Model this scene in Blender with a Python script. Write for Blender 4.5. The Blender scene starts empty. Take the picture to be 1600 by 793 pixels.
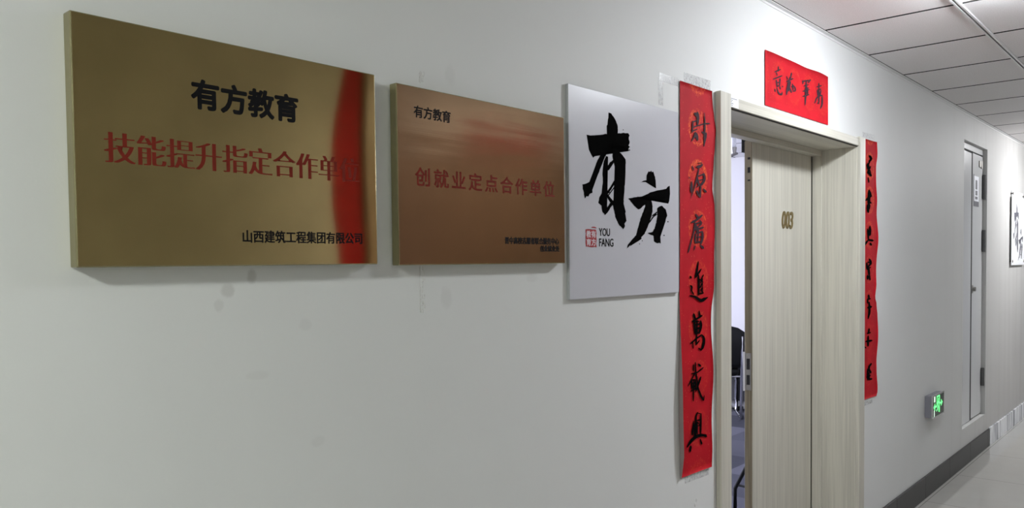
import bpy, bmesh, math, random
from mathutils import Vector, Matrix
random.seed(7)
S = bpy.context.scene
COL = S.collection

# ------------------------------------------------------------------ camera, light, exposure
# x runs along the corridor wall, y goes through the wall into the classroom, z is up.  Wall face: y = 0.
CAM = Vector((0.0, -1.3742, 1.51))
FPX, CX, CY = 1251.85, 797.15, 452.84
R = Vector((0.66273946, -0.74877082, -0.01089341))
U = Vector((0.03282171, 0.01451158, 0.99935587))
F = Vector((0.74813043, 0.66267011, -0.03419333))
cd = bpy.data.cameras.new('camera'); cam = bpy.data.objects.new('camera', cd); COL.objects.link(cam)
cam.matrix_world = Matrix(((R.x, U.x, -F.x, CAM.x), (R.y, U.y, -F.y, CAM.y), (R.z, U.z, -F.z, CAM.z), (0, 0, 0, 1)))
cd.sensor_width = 36; cd.lens = FPX / 1600 * 36
cd.shift_x = (800 - CX) / 1600; cd.shift_y = (CY - 396.5) / 1600
cd.clip_start = .05
S.camera = cam
S.view_settings.view_transform = 'Standard'; S.view_settings.look = 'None'
S.view_settings.exposure = 0.24; S.view_settings.gamma = 1.0
try: S.view_settings.use_curve_mapping = False
except Exception: pass
w = bpy.data.worlds.new('world'); S.world = w; w.use_nodes = True
bgn = w.node_tree.nodes['Background']
bgn.inputs[0].default_value = (.80, .88, 1, 1); bgn.inputs[1].default_value = .28     # daylight reaching in from the corridor's ends
LAMPS = [(-1.4, (.95, 1.0, .93), 335), (3.4, (.90, .94, 1.0), 190), (8.2, (.97, .98, 1.0), 215)]   # x, colour, emission of the ceiling lamps

def area(name, loc, rot, sx, sy, power, col):
    l = bpy.data.lights.new(name, 'AREA'); l.shape = 'RECTANGLE'; l.size = sx; l.size_y = sy
    l.energy = power; l.color = col
    o = bpy.data.objects.new(name, l); COL.objects.link(o); o.location = loc; o.rotation_euler = rot
    return o
area('classroom_daylight', (5.0, 5.9, 1.6), (math.radians(-112), 0, 0), 3.6, 1.6, 400, (.80, .82, 1.0))

# ------------------------------------------------------------------ helpers
def ray(px, py): return F + R * ((px - CX) / FPX) - U * ((py - CY) / FPX)
def at(px, py, Y=0.0):
    d = ray(px, py); return CAM + d * ((Y - CAM.y) / d.y)

def tag(o, label=None, cat=None, group=None, kind=None):
    if label: o['label'] = label
    if cat: o['category'] = cat
    if group: o['group'] = group
    if kind: o['kind'] = kind
    return o
def empty(name, loc, rz=0):
    o = bpy.data.objects.new(name, None); COL.objects.link(o); o.location = loc; o.rotation_euler = (0, 0, rz)
    o.empty_display_size = .1
    return o
def link(name, me, parent=None):
    o = bpy.data.objects.new(name, me); COL.objects.link(o)
    if parent is not None: o.parent = parent
    return o
def finish(name, bm, mats, parent=None, smooth=False, world=True):
    bmesh.ops.recalc_face_normals(bm, faces=bm.faces)
    me = bpy.data.meshes.new(name)
    if parent is not None and world:
        m = Matrix.LocRotScale(parent.location, parent.rotation_euler, None).inverted()
        bm.transform(m)
    bm.to_mesh(me); bm.free()
    for m in (mats if isinstance(mats, (list, tuple)) else [mats]): me.materials.append(m)
    if smooth:
        for p in me.polygons: p.use_smooth = True
    return link(name, me, parent)
def box(bm, a, b, bev=0.0, mi=0):
    x0, y0, z0 = [min(p, q) for p, q in zip(a, b)]; x1, y1, z1 = [max(p, q) for p, q in zip(a, b)]
    r = bmesh.ops.create_cube(bm, size=1)
    for v in r['verts']:
        v.co = Vector(((x0 + x1) / 2 + v.co.x * (x1 - x0), (y0 + y1) / 2 + v.co.y * (y1 - y0), (z0 + z1) / 2 + v.co.z * (z1 - z0)))
    fs = list({f for v in r['verts'] for f in v.link_faces})
    for f in fs: f.material_index = mi
    if bev:
        es = list({e for v in r['verts'] for e in v.link_edges})
        g = bmesh.ops.bevel(bm, geom=es, offset=bev, segments=2, affect='EDGES', profile=.5)
        for f in g['faces']: f.material_index = mi
def tube(bm, pts, r, n=10, mi=0):
    pts = [Vector(p) for p in pts]; rings = []
    for i, p in enumerate(pts):
        if i == 0: t = pts[1] - p
        elif i == len(pts) - 1: t = p - pts[-2]
        else: t = (pts[i + 1] - p).normalized() + (p - pts[i - 1]).normalized()
        t.normalize()
        a = t.cross(Vector((0, 0, 1)))
        if a.length < .05: a = t.cross(Vector((0, 1, 0)))
        a.normalize(); b = t.cross(a).normalized()
        rr = r[i] if isinstance(r, (list, tuple)) else r
        rings.append([bm.verts.new(p + (a * math.cos(k * 2 * math.pi / n) + b * math.sin(k * 2 * math.pi / n)) * rr) for k in range(n)])
    for A, B in zip(rings, rings[1:]):
        for k in range(n): bm.faces.new((A[k], A[(k + 1) % n], B[(k + 1) % n], B[k])).material_index = mi
    bm.faces.new(rings[0][::-1]).material_index = mi; bm.faces.new(rings[-1]).material_index = mi
def smoothpath(pts, k=5):
    P = [Vector(p) for p in pts]; out = []
    for i in range(len(P) - 1):
        p0 = P[max(i - 1, 0)]; p1 = P[i]; p2 = P[i + 1]; p3 = P[min(i + 2, len(P) - 1)]
        for j in range(k):
            t = j / k
            out.append(.5 * ((2 * p1) + (p2 - p0) * t + (2 * p0 - 5 * p1 + 4 * p2 - p3) * t * t + (3 * p1 - p0 - 3 * p2 + p3) * t ** 3))
    out.append(P[-1]); return out
def lathe(bm, prof, c, n=32, axis='z'):
    rings = []
    for r, h in prof:
        ring = []
        for k in range(n):
            a = k * 2 * math.pi / n
            if axis == 'z': q = (r * math.cos(a), r * math.sin(a), h)
            else: q = (r * math.cos(a), -h, r * math.sin(a))
            ring.append(bm.verts.new(Vector(c) + Vector(q)))
        rings.append(ring)
    for A, B in zip(rings, rings[1:]):
        for k in range(n): bm.faces.new((A[k], A[(k + 1) % n], B[(k + 1) % n], B[k]))
    bm.faces.new(rings[0]); bm.faces.new(rings[-1])

# ---- materials
class NT:
    def __init__(s, name):
        s.m = bpy.data.materials.new(name); s.m.use_nodes = True; s.t = s.m.node_tree
        s.b = s.t.nodes['Principled BSDF']
    def n(s, typ, **kw):
        x = s.t.nodes.new(typ)
        for k, v in kw.items(): setattr(x, k, v)
        return x
    def l(s, a, b): s.t.links.new(a, b)
    def val(s, sock, v):
        if hasattr(v, 'links') or hasattr(v, 'is_linked'): s.l(v, sock)
        else: sock.default_value = v
    def math(s, op, a, b=None, c=None, clamp=False):
        x = s.n('ShaderNodeMath', operation=op); x.use_clamp = clamp
        s.val(x.inputs[0], a)
        if b is not None: s.val(x.inputs[1], b)
        if c is not None: s.val(x.inputs[2], c)
        return x.outputs[0]
    def mix(s, fac, a, b, mode='MIX'):
        x = s.n('ShaderNodeMix', data_type='RGBA', blend_type=mode)
        s.val(x.inputs[0], fac); s.val(x.inputs[6], a); s.val(x.inputs[7], b)
        return x.outputs[2]
    def coord(s, scale=(1, 1, 1), loc=(0, 0, 0)):
        c = s.n('ShaderNodeTexCoord'); mp = s.n('ShaderNodeMapping')
        mp.inputs['Scale'].default_value = scale; mp.inputs['Location'].default_value = loc
        s.l(c.outputs['Object'], mp.inputs[0]); return mp.outputs[0]
    def noise(s, vec, scale, detail=4, rough=.5):
        x = s.n('ShaderNodeTexNoise'); s.l(vec, x.inputs['Vector']); x.inputs['Scale'].default_value = scale
        x.inputs['Detail'].default_value = detail; x.inputs['Roughness'].default_value = rough
        return x.outputs[0]
    def ramp(s, f, a, b):
        x = s.n('ShaderNodeMapRange'); s.l(f, x.inputs[0]); x.inputs[1].default_value = a; x.inputs[2].default_value = b
        x.interpolation_type = 'SMOOTHSTEP'; return x.outputs[0]
    def bump(s, h, strength, dist=.01):
        x = s.n('ShaderNodeBump'); x.inputs['Strength'].default_value = strength; x.inputs['Distance'].default_value = dist
        s.l(h, x.inputs['Height']); s.l(x.outputs[0], s.b.inputs['Normal'])
    def set(s, **kw):
        for k, v in kw.items():
            s.val(s.b.inputs[k.replace('_', ' ')], v)
        return s
def C4(c): return (c[0], c[1], c[2], 1)
def plain(name, col, rough=.5, metal=0.0, spec=.5, emit=None, es=0, mottle=.06, msc=30):
    t = NT(name); v = t.coord(); nz = t.noise(v, msc, 3)
    c = t.mix(nz, C4([k * (1 - mottle) for k in col]), C4([min(1, k * (1 + mottle)) for k in col]))
    t.set(Base_Color=c, Roughness=rough, Metallic=metal, Specular_IOR_Level=spec)
    if emit: t.set(Emission_Color=C4(emit), Emission_Strength=es)
    return t.m

def mat_wall(name, col, spots=()):
    t = NT(name); v = t.coord()
    big = t.noise(v, 1.3, 5, .55); fine = t.noise(v, 240, 2)
    c = t.mix(t.ramp(big, .3, .75), C4([k * .965 for k in col]), C4(col))
    vs = t.coord(scale=(9, 9, .35)); st = t.noise(vs, 1.0, 3)
    sx = t.n('ShaderNodeSeparateXYZ'); t.l(t.coord(), sx.inputs[0])
    far = t.ramp(sx.outputs[0], 5.5, 7.8)                       # plaster gets darker and streaky further down the corridor
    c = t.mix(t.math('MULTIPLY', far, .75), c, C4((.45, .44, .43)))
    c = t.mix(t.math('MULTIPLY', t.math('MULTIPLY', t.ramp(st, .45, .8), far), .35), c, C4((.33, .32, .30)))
    for (x, z, rx, rz, k) in spots:                              # grubby marks
        dx = t.math('MULTIPLY', t.math('SUBTRACT', sx.outputs[0], x), 1 / rx)
        dz = t.math('MULTIPLY', t.math('SUBTRACT', sx.outputs[2], z), 1 / rz)
        d = t.math('ADD', t.math('MULTIPLY', dx, dx), t.math('MULTIPLY', dz, dz))
        d = t.math('ADD', d, t.math('MULTIPLY', t.math('SUBTRACT', t.noise(v, 60, 3), .5), 1.2))
        msk = t.math('MULTIPLY', t.math('SUBTRACT', 1.0, t.ramp(d, .2, 1.1)), k)
        c = t.mix(msk, c, C4((.36, .35, .33)))
    t.set(Base_Color=c, Roughness=.62, Specular_IOR_Level=.3)
    h = t.math('ADD', t.math('MULTIPLY', fine, .25), big)
    t.bump(h, .10, .004)
    return t.m
def mat_wood(name, col, vertical=True, dark=.80):
    t = NT(name)
    v = t.coord(scale=(130, 130, 2.2) if vertical else (2.2, 130, 130))
    v2 = t.coord(scale=(26, 26, .8) if vertical else (.8, 26, 26))
    a = t.noise(v, 1, 4, .6); b = t.noise(v2, 1, 3)
    f = t.math('ADD', t.math('MULTIPLY', a, .6), t.math('MULTIPLY', b, .4))
    c = t.mix(t.ramp(f, .36, .62), C4([k * dark for k in col]), C4(col))
    t.set(Base_Color=c, Roughness=.42, Specular_IOR_Level=.4); t.bump(a, .05, .002)
    return t.m
def mat_brass(name, col, rough, wav, pat):
    t = NT(name)
    br = t.noise(t.coord(scale=(3, 3, 900)), 1, 2)
    bl = t.noise(t.coord(), 5, 4)
    c = t.mix(t.ramp(bl, .3, .7), C4([k * (1 - pat) for k in col]), C4(col))
    c = t.mix(t.math('MULTIPLY', br, .12), c, C4([k * .7 for k in col]))
    t.set(Base_Color=c, Metallic=1.0, Roughness=rough)
    if wav:
        wv = t.noise(t.coord(scale=(1.6, 1, 13)), 1.2, 2, .4)
        h = t.math('ADD', t.math('MULTIPLY', wv, wav), t.math('MULTIPLY', br, .004))
        t.bump(h, 1.0, .01)
    else:
        wv = t.noise(t.coord(scale=(1.4, 1, 2.4)), 1.5, 1, .3)
        t.bump(t.math('MULTIPLY', wv, .25), 1.0, .01)
    return t.m
def mat_red(name, n=0, z0=0.0, dz=0.1, xc=0.0, rx=.06, rz=.07, xmode=False, k=1.0, col=(.47, .006, .015)):
    """red festival paper, gold flecks, orange printed medallions centred xc, z0 - i*dz"""
    t = NT(name); v = t.coord()
    nz = t.noise(v, 14, 5)
    c = t.mix(t.ramp(nz, .3, .75), C4([q * .84 for q in col]), C4(col))
    vo = t.n('ShaderNodeTexVoronoi'); t.l(v, vo.inputs['Vector']); vo.inputs['Scale'].default_value = 70
    fl = t.math('LESS_THAN', vo.outputs['Distance'], .10)
    c = t.mix(t.math('MULTIPLY', fl, .45), c, C4((.85, .25, .10)))
    if n:
        s = t.n('ShaderNodeSeparateXYZ'); t.l(v, s.inputs[0])
        def period(sock, first, step):
            q = t.math('ADD', t.math('MULTIPLY', t.math('SUBTRACT', sock, first), 1 / step), .5)
            return t.math('MULTIPLY', t.math('SUBTRACT', t.math('FRACT', q), .5), step)
        if xmode: ax = period(s.outputs[0], xc, dz); az = t.math('SUBTRACT', s.outputs[2], z0)
        else: ax = t.math('SUBTRACT', s.outputs[0], xc); az = period(s.outputs[2], z0, dz)
        ax = t.math('MULTIPLY', ax, 1 / rx); az = t.math('MULTIPLY', az, 1 / rz)
        d = t.math('ADD', t.math('MULTIPLY', ax, ax), t.math('MULTIPLY', az, az))
        inside = t.math('SUBTRACT', 1.0, t.ramp(d, .80, 1.05))
        rim = t.math('MULTIPLY', inside, t.ramp(d, .35, .8))
        scr = t.ramp(t.noise(v, 120, 4, .7), .42, .60)
        m = t.math('MULTIPLY', t.math('ADD', t.math('MULTIPLY', inside, .35), t.math('MULTIPLY', rim, .65)), scr)
        fade = t.math('MULTIPLY', t.noise(t.coord(scale=(1, 1, 1.2)), 1.7, 2), 1.5 * k)
        if not xmode: fade = t.math('MULTIPLY', fade, t.math('ADD', .22, t.math('MULTIPLY', t.ramp(s.outputs[2], z0 - 5.5 * dz, z0), .9)))
        m = t.math('MULTIPLY', m, fade, clamp=True)
        c = t.mix(m, c, C4((.80, .13, .03)))
    t.set(Base_Color=c, Roughness=.7, Specular_IOR_Level=.12)
    t.bump(t.noise(v, 40, 4), .25, .002)
    return t.m
def mat_floor():
    t = NT('polished_floor_tile'); v = t.coord()
    s = t.n('ShaderNodeSeparateXYZ'); t.l(v, s.inputs[0])
    def joint(sock, off):
        q = t.math('FRACT', t.math('MULTIPLY', t.math('ADD', sock, off), 1 / .8))
        return t.math('LESS_THAN', t.math('ABSOLUTE', t.math('SUBTRACT', q, .5)), .0024)
    j = t.math('MAXIMUM', joint(s.outputs[0], -.2), joint(s.outputs[1], .43))
    nz = t.noise(v, 5, 6)
    c = t.mix(nz, C4((.44, .43, .40)), C4((.50, .485, .455)))
    c = t.mix(j, c, C4((.2, .19, .18)))
    t.set(Base_Color=c, Roughness=.05, Specular_IOR_Level=.5)
    t.bump(t.noise(v, 2.5, 2), .03, .01)
    return t.m
def mat_ceiling():
    t = NT('mineral_fibre_tile'); v = t.coord()
    a = t.noise(v, 220, 3, .7); b = t.noise(v, 1.1, 2)
    c = t.mix(t.ramp(a, .35, .65), C4((.74, .72, .72)), C4((.84, .82, .82)))
    c = t.mix(t.math('MULTIPLY', b, .25), c, C4((.72, .70, .70)))
    t.set(Base_Color=c, Roughness=.9, Specular_IOR_Level=.1); t.bump(a, .25, .003)
    return t.m
def mat_carpet():
    t = NT('grey_carpet_tile'); v = t.coord(scale=(2, 2, 2))
    ck = t.n('ShaderNodeTexVoronoi'); ck.feature = 'F1'; ck.distance = 'CHEBYCHEV'; ck.inputs['Randomness'].default_value = 0
    t.l(v, ck.inputs['Vector']); ck.inputs['Scale'].default_value = 1
    g = t.n('ShaderNodeSeparateColor'); t.l(ck.outputs['Color'], g.inputs[0])
    f = t.noise(t.coord(), 300, 2)
    c = t.mix(g.outputs[0], C4((.05, .052, .065)), C4((.20, .20, .24)))
    c = t.mix(t.math('MULTIPLY', f, .5), c, C4((.05, .05, .06)))
    t.set(Base_Color=c, Roughness=1.0, Specular_IOR_Level=.05); t.bump(f, .6, .004)
    return t.m
def mat_reflect_tile():
    t = NT('tile_painted_reflection'); v = t.coord(scale=(11, 11, 1.0)); v2 = t.coord(scale=(3, 3, 3))
    a = t.noise(v, 1, 4, .6); b = t.noise(v2, 2, 4)
    c = t.mix(t.ramp(a, .40, .56), C4((.25, .25, .27)), C4((.92, .93, .95)))  # white streaks painted in for a far window's reflections in the glossy tile
    c = t.mix(t.math('MULTIPLY', b, .3), c, C4((.55, .6, .7)))
    t.set(Base_Color=c, Roughness=.12); return t.m
def mat_tape():
    t = NT('clear_tape'); v = t.coord()
    n = t.noise(v, 90, 4)
    t.set(Base_Color=C4((.62, .62, .62)), Roughness=.25, Alpha=t.math('ADD', .16, t.math('MULTIPLY', t.ramp(n, .4, .7), .20)))
    return t.m

SPOTS = [(.763, 1.464, .016, .015, .38), (.812, 1.490, .012, .016, .42), (.745, 1.437, .011, .014, .2),
         (1.322, 1.428, .022, .030, .16), (.93, 1.39, .018, .014, .12), (1.345, 1.955, .02, .03, .10),
         (.82, 1.30, .03, .01, .10), (1.64, 1.47, .03, .015, .12), (.955, 1.15, .02, .012, .1)]
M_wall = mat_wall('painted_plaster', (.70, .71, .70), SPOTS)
M_wall2 = mat_wall('painted_plaster_far', (.36, .36, .35))
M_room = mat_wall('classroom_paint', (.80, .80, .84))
M_wood = mat_wood('ash_laminate', (.56, .54, .465)); M_woodh = mat_wood('ash_laminate_across', (.56, .54, .465), False)
M_dwood = mat_wood('brown_door_wood', (.20, .15, .11), True, .7)
M_edge = mat_wood('raw_door_edge', (.30, .25, .16), True, .5)
M_brass1 = mat_brass('brushed_brass', (.53, .40, .175), .06, 0, .18)
M_brass2 = mat_brass('bronze_brass', (.33, .215, .125), .12, .13, .15)
M_brassside = mat_brass('brass_folded_side', (.40, .36, .21), .25, 0, .1)
M_black = plain('black_paint', (.006, .006, .007), .7, spec=.1)
M_ink = plain('black_ink', (.004, .004, .004), .9, spec=.0)
M_inkfade = plain('faded_ink', (.035, .015, .022), .7, spec=.1, mottle=.5, msc=60)
M_redpaint = plain('red_paint', (.17, .020, .012), .7, spec=.1)
M_acrylic = plain('frosted_acrylic', (.54, .54, .585), .3, spec=.3, mottle=.015, msc=6)
M_acedge = plain('acrylic_cut_edge', (.36, .37, .38), .3)
M_seal = plain('seal_red', (.36, .012, .02), .5)
M_sealw = plain('seal_glyph', (.66, .60, .64), .5)
M_back = plain('paper_back', (.42, .33, .32), .4)
M_floor = mat_floor(); M_ceil = mat_ceiling(); M_carpet = mat_carpet(); M_reflect_tile = mat_reflect_tile(); M_tape = mat_tape()
M_skirt = plain('dark_stone_skirting', (.022, .021, .021), .35, mottle=.2, msc=12)
M_alu = plain('white_painted_tee', (.68, .68, .68), .35)
M_dark = plain('dark_fill', (.02, .02, .02), .9)  # near-black for slots, and for shade laid into gaps
M_chrome = plain('chrome', (.75, .75, .77), .12, 1.0, mottle=.01)
M_steel = plain('grey_steel', (.30, .29, .27), .35, .9)
M_leather = plain('black_leather', (.007, .007, .008), .5, spec=.25, mottle=.2)
M_blackmetal = plain('black_tube', (.005, .005, .005), .7, spec=.15)
M_desk = plain('charcoal_panel', (.05, .05, .056), .7, spec=.2)
M_hinge = plain('dark_hinge', (.07, .07, .07), .5)
M_gold = plain('aged_gold', (.30, .23, .10), .32, 1.0, mottle=.1)
M_sticker = plain('white_sticker', (.82, .84, .9), .5, mottle=.01)
M_print = plain('grey_print', (.08, .08, .10), .6)
M_cab = plain('white_cabinet_paint', (.66, .67, .68), .25, mottle=.03, msc=3)
M_boxgrey = plain('sign_housing', (.22, .22, .25), .4, .3)
M_signface = plain('sign_face', (.012, .03, .018), .25)
M_green = plain('lit_green', (.05, .5, .1), .5, emit=(.16, 1.0, .28), es=1.25)
M_whitelit = plain('lit_white', (.7, .8, .7), .5, emit=(.75, 1.0, .8), es=.8)
M_white = plain('white_metal', (.72, .72, .74), .4)
M_clear = plain('clear_acrylic_back', (.70, .71, .73), .3)

# ------------------------------------------------------------------ setting
WY = .24; CH = 2.545; OPP = -1.75; X0, X1 = -4.5, 15.0
DX0, DX1, DZ = 2.735, 4.205, 2.095          # rough doorway
NX0, NX1, NZ0, NZ1, ND = 6.445, 7.205, .272, 2.352, .05
bm = bmesh.new()
box(bm, (X0, 0, 0), (DX0, WY, CH)); box(bm, (DX0, 0, DZ), (DX1, WY, CH)); box(bm, (DX1, 0, 0), (NX0, WY, CH))
box(bm, (NX0, 0, 0), (NX1, WY, NZ0)); box(bm, (NX0, 0, NZ1), (NX1, WY, CH)); box(bm, (NX0, ND + .012, NZ0), (NX1, WY, NZ1))
box(bm, (NX1, 0, 0), (X1, WY, CH))
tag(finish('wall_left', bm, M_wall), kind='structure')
bm = bmesh.new(); box(bm, (X0, OPP - .2, 0), (X1, OPP, CH)); tag(finish('wall_right', bm, M_wall2), kind='structure')
bm = bmesh.new(); box(bm, (X0, OPP, -.1), (X1, 0, 0)); box(bm, (DX0, 0, -.1), (DX1, WY, 0))
tag(finish('floor', bm, M_floor), kind='structure')
# ceiling tiles, one structure: panels over a dark sheet that stands in for the joints' shade
def tiles(bm, xs, ys, z):
    for xa, xb in zip(xs, xs[1:]):
        for ya, yb in zip(ys, ys[1:]):
            box(bm, (xa + .010, min(ya, yb) + .009, z), (xb - .010, max(ya, yb) - .009, z + .010), 0, 0)
    bm.normal_update()
    for f in bm.faces: f.material_index = 1 if abs(f.normal.z) < .5 else 0  # tile sides coloured dark for the shade in the joints
bm = bmesh.new()
xs = [3.7 + .6 * k for k in range(-13, 19)]
tiles(bm, xs, [-.014, -.56, -1.16, OPP + .01], CH)
box(bm, (X0, OPP - .2, CH + .0055), (X1, .3, CH + .06), 0, 1)
tag(finish('ceiling', bm, [M_ceil, M_dark]), kind='structure')
bm = bmesh.new(); box(bm, (X0, -.020, CH - .004), (X1, -.0005, CH - .001)); box(bm, (X0, -.003, CH - .013), (X1, -.0005, CH - .001))
tag(finish('trim_1', bm, M_alu), kind='structure')
for i, yy in enumerate((-.56, -1.16)):
    bm = bmesh.new()
    box(bm, (X0, yy - .012, CH - .008), (X1, yy - .004, CH + .02)); box(bm, (X0, yy + .004, CH - .008), (X1, yy + .012, CH + .02))
    box(bm, (X0, yy - .004, CH + .001), (X1, yy + .004, CH + .02), 0, 1)
    tag(finish('trim_%d' % (i + 2), bm, [M_alu, M_dark]), kind='structure')
# skirtings
bm = bmesh.new(); box(bm, (X0, -.012, 0), (2.675, -.0003, .138), .002)
xx = 4.255
while xx < 7.3:
    x2 = min(xx + .6, 7.33); box(bm, (xx + .0008, -.012, 0), (x2 - .0008, -.0003, .138), .0015); xx += .6
tag(finish('baseboard_left', bm, M_skirt), kind='structure')
bm = bmesh.new(); xx = 7.332; k = 0
while xx < 14.5:
    box(bm, (xx + .002, -.014, 0), (xx + .448, -.0003, .142), .002); xx += .45
tag(finish('baseboard_far', bm, M_reflect_tile), kind='structure')

# classroom behind the doorway
RX0, RX1, RY1 = 1.6, 7.62, 6.2
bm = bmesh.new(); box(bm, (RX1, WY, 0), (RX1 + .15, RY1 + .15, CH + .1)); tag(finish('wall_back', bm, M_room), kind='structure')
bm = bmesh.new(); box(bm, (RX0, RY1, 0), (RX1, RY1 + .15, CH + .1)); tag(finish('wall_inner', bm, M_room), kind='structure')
bm = bmesh.new(); box(bm, (RX0 - .15, WY, 0), (RX0, RY1 + .15, CH + .1)); tag(finish('wall_front', bm, M_room), kind='structure')
bm = bmesh.new(); box(bm, (RX0, WY, -.1), (RX1, RY1, 0)); tag(finish('floor_inner', bm, M_carpet), kind='structure')
bm = bmesh.new()
tiles(bm, [RX0 + .01] + [1.9 + .6 * k for k in range(0, 10)] + [RX1], [WY + .01] + [.5 + .6 * k for k in range(0, 10)] + [RY1], CH)
box(bm, (RX0, WY, CH + .0055), (RX1, RY1, CH + .05), 0, 1)
tag(finish('ceiling_inner', bm, [M_room, M_dark]), kind='structure')

# ------------------------------------------------------------------ doorway with its frame and leaves
door = empty('door_1', (3.47, .1, 0)); tag(door, kind='structure')
JX0, JX1, JZ = 2.768, 4.172, 2.068
bm = bmesh.new()      # jamb lining + door stop
for xa, xb in ((DX0, JX0), (JX1, DX1)):
    box(bm, (xa, -.004, 0), (xb, WY + .012, JZ), .001)
box(bm, (JX0, .17, 0), (JX0 + .014, .212, JZ - .014), .002); box(bm, (JX1 - .014, .165, 0), (JX1, .2125, JZ - .014), .002)
finish('jamb', bm, M_wood, door)
bm = bmesh.new(); box(bm, (DX0, -.004, JZ), (DX1, WY + .012, DZ), .001); box(bm, (JX0, .165, JZ - .028), (JX1, .2125, JZ), .002)
finish('head_lining', bm, M_woodh, door)
for xa, xb in ((2.680, 2.764), (4.177, 4.256)):   # architraves
    bm = bmesh.new(); box(bm, (xa, -.022, 0), (xb, -.0004, 2.121), .003)
    finish('casing', bm, M_wood, door)
bm = bmesh.new(); box(bm, (2.7645, -.0165, 2.0735), (4.1765, -.0004, 2.114), .003); finish('head_casing', bm, M_woodh, door)
bm = bmesh.new(); box(bm, (2.766, -.009, 2.0705), (4.175, -.0004, 2.073)); finish('shadow_groove', bm, M_dark, door)
LX0, LX1, LY0, LY1 = 3.452, 4.164, .2135, .2535
bm = bmesh.new(); box(bm, (LX0 + .003, LY0, .008), (LX1 - .014, LY1, 2.050), .002)
leaf = finish('leaf', bm, M_wood, door)
bm = bmesh.new(); box(bm, (LX0, LY0 + .003, .008), (LX0 + .003, LY1 - .003, 2.050), .0005); finish('leaf_edge', bm, M_edge, door)
bm = bmesh.new(); box(bm, (LX1 - .0135, LY0 + .006, .0), (JX1 - .0005, LY1, 2.05)); finish('leaf_gap_shade', bm, M_dark, door)  # solid dark strip standing in for the shadow gap between stop and leaf
bm = bmesh.new(); box(bm, (LX0, LY1 + .002, 2.0), (JX1 - .001, LY1 + .012, JZ - .002)); finish('rebate_strip', bm, M_dark, door)
bm = bmesh.new(); box(bm, (JX0 + .006, LY1 + .02, .008), (JX0 + .046, LY1 + .70, 2.034), .002)
ol = finish('open_leaf', bm, M_wood, door)
bm = bmesh.new(); lx = LX0 - .0015
box(bm, (lx, LY0 + .006, .915), (LX0, LY1 - .006, 1.085), .0004, 0)
for za, zb in ((.94, .985), (1.01, 1.06)): box(bm, (lx - .0006, LY0 + .012, za), (lx, LY1 - .012, zb), 0, 1)
finish('strike_plate', bm, [M_steel, M_dark], door)
bm = bmesh.new(); box(bm, (LX0 - .004, LY1 - .006, .91), (LX0, LY1 + .004, 1.09), .0008); finish('lock_lip', bm, M_chrome, door)
bm = bmesh.new()
for za, zb in ((1.868, 1.874), (1.905, 1.930), (1.965, 1.975)): box(bm, (LX0 - .0015, LY0 + .010, za), (LX0, LY1 - .018, zb), .0004)
finish('flush_bolt', bm, M_dark, door)

# ------------------------------------------------------------------ lettering
def glyph_mesh(body, offset=0.0, ext=0.0, spacing=1.0):
    cu = bpy.data.curves.new('t', 'FONT'); cu.body = body; cu.offset = offset; cu.space_character = spacing
    cu.resolution_u = 4; cu.extrude = ext
    o = bpy.data.objects.new('t', cu); COL.objects.link(o)
    dg = bpy.context.evaluated_depsgraph_get(); dg.update()
    me = bpy.data.meshes.new_from_object(o.evaluated_get(dg))
    vs = [v.co.copy() for v in me.vertices]; fs = [list(p.vertices) for p in me.polygons]
    bpy.data.objects.remove(o); bpy.data.curves.remove(cu); bpy.data.meshes.remove(me)
    return vs, fs
def lettering(name, body, x0, x1, z0, z1, y, mat, parent, bold=0.0, shifts=(0.0,), th=.0004, spacing=1.0, shear=0.0, offset=0.0):
    """printed or raised characters filling the rectangle x0..x1, z0..z1 on the plane y (viewed from -y)"""
    vs, fs = glyph_mesh(body, offset, .01, spacing)
    xa = min(v.x for v in vs); xb = max(v.x for v in vs); za = min(v.y for v in vs); zb = max(v.y for v in vs)
    bm = bmesh.new(); sh = [(a, 0.0) for a in shifts]
    if bold: sh = [(0, 0)] + [(bold * math.cos(k * math.pi / 4), bold * math.sin(k * math.pi / 4)) for k in range(8)]
    for i, (s, sz) in enumerate(sh):
        vv = []
        for v in vs:
            u = (v.x - xa) / (xb - xa); q = (v.y - za) / (zb - za)
            vv.append(bm.verts.new((x0 + u * (x1 - x0) + s + shear * (q - .5) * (z1 - z0), y - th * (.5 + v.z / .02) - i * 2e-5, z0 + q * (z1 - z0) + sz)))
        for f in fs:
            try: bm.faces.new([vv[k] for k in f])
            except ValueError: pass
    return finish(name, bm, mat, parent)

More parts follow.
